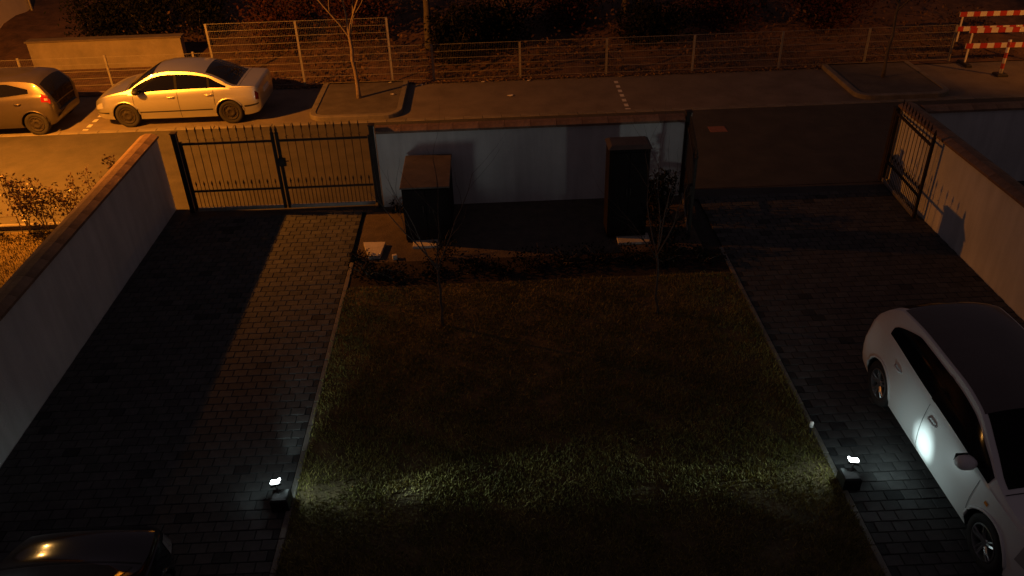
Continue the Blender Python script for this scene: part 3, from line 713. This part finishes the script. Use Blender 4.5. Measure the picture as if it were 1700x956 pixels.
def build_car(name, label, loc, rz, S, wheels, paint, G, wheel_r=.315, rimm='steel', spokes=0, extra=None, hubcap=False):
    t = thing(name, label, 'car', loc, rz)
    xs = sorted(set([S.xr, S.xr+.012, S.xr+.035, S.xr+.07, S.xf-.07, S.xf-.035, S.xf-.012, S.xf]+list(np.linspace(S.xr+.1, S.xf-.1, 84))))
    A = [0,.06,.12,.2,.28,.39,.5,.58,.66,.74,.82,.9,.95,1.]; B = [.06,.25,.5,.75,.93,1.]; C = [.05,.12,.22,.35,.5,.7,.85,1.]
    rows = []
    for x in xs:
        h = [S.low(x,a) for a in A]+[S.side(x,b) for b in B]+[S.topp(x,c) for c in C]
        left = [(p.x,p.y,p.z) for p in h]; right = [(p.x,-p.y,p.z) for p in h[:-1]][::-1]
        rows.append(left+right)
    m = MB(); n = len(rows[0]); m.v = [p for r in rows for p in r]
    for i in range(len(rows)-1):
        for j in range(n): m.f.append((i*n+j, i*n+(j+1) % n, (i+1)*n+(j+1) % n, (i+1)*n+j))
    m.f += [tuple(range(n)), tuple((len(rows)-1)*n+k for k in range(n))]
    me = m.mesh('body'); me.materials.append(MT[paint]); me.materials.append(MT['plastic'])
    body = obj('body', me, None, t)
    # wheel arches cut out of the body
    cut = MB(); R = wheel_r+.045; tmp = []
    for wx in wheels:
        for sg in (-1, 1):
            yo = sg*1.05; yi = sg*.52
            c = MB(); k = 32
            v = [(wx+R*math.cos(2*PI*i/k), yo, wheel_r+.01+R*math.sin(2*PI*i/k)) for i in range(k)]+[(wx+R*math.cos(2*PI*i/k), yi, wheel_r+.01+R*math.sin(2*PI*i/k)) for i in range(k)]
            c.add(v, [tuple(range(k)), tuple(range(2*k-1,k-1,-1))]+[(i,(i+1)%k,k+(i+1)%k,k+i) for i in range(k)])
            cut.add(c.v, c.f)
    cm = cut.mesh('cutter'); cm.materials.append(MT[paint]); cm.materials.append(MT['plastic'])
    cm.polygons.foreach_set('material_index', [1]*len(cm.polygons))
    co = bpy.data.objects.new('cutter', cm); COL.objects.link(co); co.parent = t
    bo = body.modifiers.new('arches', 'BOOLEAN'); bo.operation = 'DIFFERENCE'; bo.object = co; bo.solver = 'EXACT'
    dg = bpy.context.evaluated_depsgraph_get(); dg.update()
    nm = bpy.data.meshes.new_from_object(body.evaluated_get(dg)); body.modifiers.clear(); body.data = nm; nm.name = 'body'
    bpy.data.objects.remove(co)
    nm.polygons.foreach_set('use_smooth', [True]*len(nm.polygons))
    es_ = body.modifiers.new('sharp', 'EDGE_SPLIT'); es_.split_angle = math.radians(38)
    # raised lips round the wheel arches
    for wx in wheels:
        for sg in (1,-1):
            pts = []
            for k in range(19):
                an = PI*k/18; x = wx+(R+.006)*math.cos(an); z = wheel_r+.01+(R+.006)*math.sin(an)
                aa = min(np.linspace(0, 1, 60), key=lambda q_: abs(S.low(x, q_).z-z))
                if z < S.bot(x)+.02: continue
                pts.append((x, sg*(S.low(x, aa).y+.002), z))
            obj('wheel_arch', MB().tube(pts, [.006]+[.02]*(len(pts)-2)+[.006], 6), paint, t, True)
    # wheels
    tr = MB().lathe([(.62*wheel_r,-.09),(.92*wheel_r,-.105),(wheel_r,-.075),(wheel_r,.075),(.92*wheel_r,.105),(.66*wheel_r,.09),(.62*wheel_r,.06),(.62*wheel_r,-.09)], 32, 'Y')
    trm = tr.mesh('wheel'); trm.materials.append(MT['tyre']); trm.polygons.foreach_set('use_smooth', [True]*len(trm.polygons))
    rr = wheel_r*.66
    if spokes:
        rm = MB().lathe([(rr,.03),(rr,.098),(rr*.93,.102),(rr*.90,.06),(rr*.90,.03)], 32, 'Y')
        rm.lathe([(.001,.085),(.05,.085),(.06,.075),(.06,.04)], 16, 'Y')
        for k in range(spokes):
            for d in (-.16,.16):
                a = 2*PI*k/spokes
                p0 = Vector((.045*math.cos(a+d*1.5), .072, .045*math.sin(a+d*1.5))); p1 = Vector((rr*.93*math.cos(a+d), .088, rr*.93*math.sin(a+d)))
                rm.tube([p0, p0.lerp(p1,.5)+Vector((0,.008,0)), p1], [.017,.015,.012], 5)
        rm2 = MB().lathe([(.001,.02),(rr*.9,.02)], 24, 'Y')
    else:
        rm = MB().lathe([(rr,.05),(rr,.10),(rr*.9,.104),(rr*.82,.085),(rr*.62,.075),(rr*.55,.098),(rr*.32,.104),(rr*.26,.085),(.001,.09)], 32, 'Y')
        for k in range(8):
            a = 2*PI*k/8; rm.box((rr*.72*math.cos(a), .082, rr*.72*math.sin(a)), (.03,.012,.03))
        rm2 = None
    rmm = rm.mesh('rim'); rmm.materials.append(MT[rimm]); 
    if not spokes: rmm.polygons.foreach_set('use_smooth', [True]*len(rmm.polygons))
    r2m = None
    if rm2: r2m = rm2.mesh('brake_disc'); r2m.materials.append(MT['plastic'])
    for wx in wheels:
        for sg in (1,-1):
            y = sg*(S.wm(wx)-.125)
            wo = obj('wheel', trm, None, t, loc=(wx, y, wheel_r))
            if sg < 0: wo.rotation_euler.z = PI
            ro = obj('rim', rmm, None, wo)
            if r2m: obj('brake_disc', r2m, None, wo)
    # glass
    for nm_, fn, x0, x1, a0, a1, sk in G['glass']:
        if fn == 'side':
            for mi in (0,1): obj(nm_, S.patch(S.side, x0, x1, a0, a1, 22, 6, .005, mi, sk), G.get('glass_mat','glass'), t, True)
        else: obj(nm_, S.patch(S.topp, x0, x1, a0, a1, 12, 8, .005, 2, sk), G.get('glass_mat','glass'), t, True)
    for nm_, fn, x0, x1, a0, a1, mt_, mi in G['patch']:
        f = {'low':S.low,'side':S.side,'top':S.topp}[fn]
        if mi == 3:
            for k in (0,1): obj(nm_, S.patch(f, x0, x1, a0, a1, max(2,int(abs(x1-x0)/.05)), 6, .006, k), mt_, t, True)
        else: obj(nm_, S.patch(f, x0, x1, a0, a1, max(2,int(abs(x1-x0)/.05)), 8, .006, mi), mt_, t, True)
    for hx in G['handles']:
        for sg in (1,-1):
            p = S.low(hx, .84); hm = MB().tube([(hx-.095,sg*(p.y+.002),p.z),(hx-.06,sg*(p.y+.036),p.z+.003),(hx+.06,sg*(p.y+.036),p.z+.003),(hx+.095,sg*(p.y+.002),p.z)], [.013,.016,.016,.013], 6)
            obj('door_handle', hm, paint, t, True)
    mx = G['mirror']
    for sg in (1,-1):
        p = S.low(mx, 1.); y0 = p.y-.02; z0 = p.z+.02
        mm = MB().lathe([(.001,-.095),(.045,-.088),(.075,-.05),(.082,0),(.075,.05),(.045,.088),(.001,.095)], 12, 'Y')
        v = [(a*.95+ (.03 if a > 0 else 0), b*1.15, c*.95) for a,b,c in mm.v]; mm.v = v
        mo = obj('mirror', mm, G.get('mirror_mat', paint), t, True, loc=(mx, sg*(y0+.15), z0+.07))
        obj('mirror_stalk', MB().box((-.0,-sg*.095,-.045),(.07,.13,.035)), 'plastic', mo)
        obj('mirror_glass', MB().box((-.083,0,0),(.006,.15,.10)), 'glass', mo)
    for a in G.get('boxes', []):
        nm_, c, d, mt_ = a; obj(nm_, MB().box(c, d, 0, .004), mt_, t)
    return t

# --- silver sedan (front at -X in the world, so turned half round)
sdm = lambda L_: [(x+(.17*min(1, max(0, (-x-1.4)/.5)) if x < 0 else -.12*min(1, max(0, (x-1.5)/.5))), z) for x, z in L_]
SD = CarShape(-2.13, 2.24,
  sdm([(-2.30,.60),(-2.285,.90),(-2.22,.965),(-2.0,.985),(-1.62,1.005),(-1.25,1.19),(-.85,1.36),(-.35,1.445),(.1,1.46),(.45,1.42),(.85,1.25),(1.22,1.03),(1.35,.98),(1.8,.90),(2.15,.78),(2.30,.66),(2.36,.50)]),
  sdm([(-2.30,.57),(-2.285,.85),(-2.2,.935),(-1.7,.95),(-.9,.935),(.3,.90),(1.1,.885),(1.4,.875),(1.85,.80),(2.15,.70),(2.30,.60),(2.36,.46)]),
  sdm([(-2.30,.70),(-2.28,.79),(-2.15,.84),(-1.8,.865),(-1.0,.875),(.5,.875),(1.4,.865),(1.9,.83),(2.2,.74),(2.32,.62),(2.36,.50)]),
  sdm([(-2.30,.66),(-2.28,.74),(-2.15,.785),(-1.8,.805),(-1.0,.83),(.5,.835),(1.3,.825),(1.9,.78),(2.2,.68),(2.32,.57),(2.36,.47)]),
  sdm([(-2.30,.36),(-2.2,.26),(-1.9,.20),(0,.185),(1.8,.19),(2.2,.23),(2.36,.30)]), .36)
build_car('sedan', 'silver sedan parked along the far side of the street under sodium light', (-8.14, 21.62, 0), PI, SD, (1.35,-1.33), 'silver', dict(
  glass=[('front_side_window','side',-.02,1.08,.1,.86,lambda u:(.10,.86)),('rear_side_window','side',-.86,-.08,.1,.86,None),('quarter_window','side',-1.32,-.91,.1,.8,lambda u:(.12,.5+.36*u)),
         ('windscreen','top',.50,1.20,.10,1.,None),('rear_window','top',-1.58,-.82,.12,1.,None)],
  patch=[('door_seam','low',-.062,-.054,.14,.98,'seam',3),('pillar_trim','side',-.082,-.018,.10,.86,'seam',3),('pillar_trim','side',-.912,-.858,.11,.85,'seam',3),('door_seam','low',1.085,1.093,.14,.95,'seam',3),('door_seam','low',-.99,-.982,.55,.98,'seam',3),
         ('side_moulding','low',-.90,.98,.385,.425,'plastic',3),('rear_bumper_strip','low',-2.09,-1.72,.42,.48,'plastic',3),('front_bumper_strip','low',1.80,2.19,.38,.46,'plastic',3),
         ('tail_light','low',-2.11,-2.03,.62,.88,'taildk',3),('headlight','low',1.93,2.15,.66,.90,'head',3),('boot_seam','top',-1.66,-1.652,.02,1.,'seam',2),('bonnet_seam','top',1.255,1.265,.02,1.,'seam',2)],
  handles=(.12,-.86), mirror=.92, mirror_mat='plastic',
  boxes=[('number_plate',(-2.135,0,.70),(.02,.50,.11),'white')]), rimm='steel')

# --- grey hatchback at the left picture edge
def hatch(sh=0., Hh=1.45):
    q = lambda L_: [(x+sh*min(1, max(0, (-x-1.2)/.3)), z) for x, z in L_]
    return CarShape(-1.86+sh, 2.10,
      q([(-1.86,.55),(-1.84,.85),(-1.76,1.08),(-1.60,1.30),(-1.40,Hh-.05),(-.8,Hh),(-.1,Hh),(.35,Hh-.05),(.8,1.27),(1.22,1.04),(1.35,.99),(1.75,.90),(1.98,.74),(2.08,.58),(2.10,.48)]),
      q([(-1.86,.50),(-1.84,.80),(-1.76,.98),(-1.5,1.0),(-.8,.97),(.3,.92),(1.1,.89),(1.4,.87),(1.75,.80),(1.98,.66),(2.08,.52),(2.10,.42)]),
      q([(-1.86,.64),(-1.82,.76),(-1.7,.82),(-1.3,.86),(0,.865),(1.2,.86),(1.6,.82),(1.95,.70),(2.06,.58),(2.10,.46)]),
      q([(-1.86,.60),(-1.82,.70),(-1.7,.75),(-1.3,.79),(0,.82),(1.2,.81),(1.6,.76),(1.95,.63),(2.06,.53),(2.10,.42)]),
      q([(-1.86,.34),(-1.75,.25),(-1.4,.19),(0,.18),(1.6,.19),(1.95,.22),(2.10,.30)]), .38)
HG = lambda lamp: dict(
  glass=[('front_side_window','side',.0,1.05,.1,.86,None),('rear_side_window','side',-1.22,-.06,.1,.86,lambda u:(.14+.12*(1-u)*(1-u),.55+.31*min(1,u*2.2))),
         ('windscreen','top',.42,1.20,.10,1.,None),('rear_window','top',-1.79,-1.47,.14,1.,None)],
  patch=[('door_seam','low',-.042,-.034,.14,.98,'seam',3),('door_seam','low',1.08,1.088,.14,.95,'seam',3),('tail_light','low',-1.69,-1.50,.84,1.,'tail',3),('tail_light','side',-1.66,-1.52,.0,.40,'tail',3),
         ('headlight','low',1.70,2.02,.66,.92,'head',3),('bonnet_seam','top',1.255,1.265,.02,1.,'seam',2),('reversing_light','low',-1.65,-1.58,.88,.95,'head',3)],
  handles=(.12,-.9), mirror=.92, mirror_mat='plastic')
H1 = hatch(.12)
build_car('hatchback', 'grey hatchback cut off by the left edge with a red tail light', (-12.92, 21.30, 0), PI, H1, (1.28,-1.21), 'silver2', HG(1), rimm='steel', wheel_r=.30)
build_car('dark_car', 'dark blue car at the lower left corner catching small reflections', (-4.5, 4.42, 0), PI/2, hatch(Hh=1.46), (1.28,-1.21), 'bluep', HG(1), rimm='rim', spokes=5, wheel_r=.30)

# --- white car on the right driveway, nose towards the camera
WC = CarShape(-2.12, 2.28,
  [(-2.12,.55),(-2.105,.82),(-2.05,1.02),(-1.98,1.16),(-1.80,1.36),(-1.55,1.47),(-.9,1.515),(-.1,1.51),(.35,1.46),(.85,1.26),(1.30,1.05),(1.45,1.0),(1.9,.92),(2.15,.78),(2.26,.60),(2.28,.50)],
  [(-2.12,.50),(-2.105,.76),(-2.05,.93),(-1.95,1.02),(-1.5,1.035),(-.8,1.01),(.3,.965),(1.2,.92),(1.5,.89),(1.9,.83),(2.15,.69),(2.26,.54),(2.28,.44)],
  [(-2.12,.66),(-2.09,.80),(-2.0,.86),(-1.5,.895),(0,.90),(1.2,.895),(1.7,.86),(2.08,.74),(2.22,.60),(2.28,.48)],
  [(-2.12,.62),(-2.09,.74),(-2.0,.79),(-1.5,.83),(0,.85),(1.2,.835),(1.7,.79),(2.08,.67),(2.22,.55),(2.28,.44)],
  [(-2.12,.34),(-2.05,.25),(-1.7,.20),(0,.19),(1.8,.20),(2.1,.23),(2.28,.30)], .40)
build_car('white_car', 'white car with dark roof parked nose-first on the right driveway', (6.08, 7.36, 0), -PI/2, WC, (1.40,-1.38), 'whitep', dict(
  glass=[('front_side_window','side',-.15,1.12,.09,.86,None),('rear_side_window','side',-1.50,-.22,.09,.86,lambda u:(.10+.05*(1-u)**2,.42+.44*min(1,u*2.6)**.6)),
         ('windscreen','top',.46,1.28,.09,1.,None),('rear_window','top',-1.95,-1.62,.14,1.,None)],
  patch=[('door_seam','low',-.185,-.178,.14,.98,'seam',3),('pillar_trim','side',-.225,-.145,.08,.87,'tinted',3),('door_seam','low',1.02,1.027,.10,.95,'seam',3),('roof_panel','top',-1.60,.465,.05,1.,'roofp',2),
         ('tail_light','low',-2.09,-2.02,.78,1.,'tail',3),('headlight','low',1.84,2.18,.66,.93,'head',3),('side_indicator','low',1.22,1.28,.80,.84,'orange',3),('bonnet_seam','top',1.335,1.345,.02,1.,'seam',2),('sill_trim','low',-.95,.98,.02,.10,'plastic',3)],
  handles=(.0,-1.0), mirror=.86, mirror_mat='whitep', glass_mat='tinted'), rimm='rim', spokes=5, wheel_r=.325)
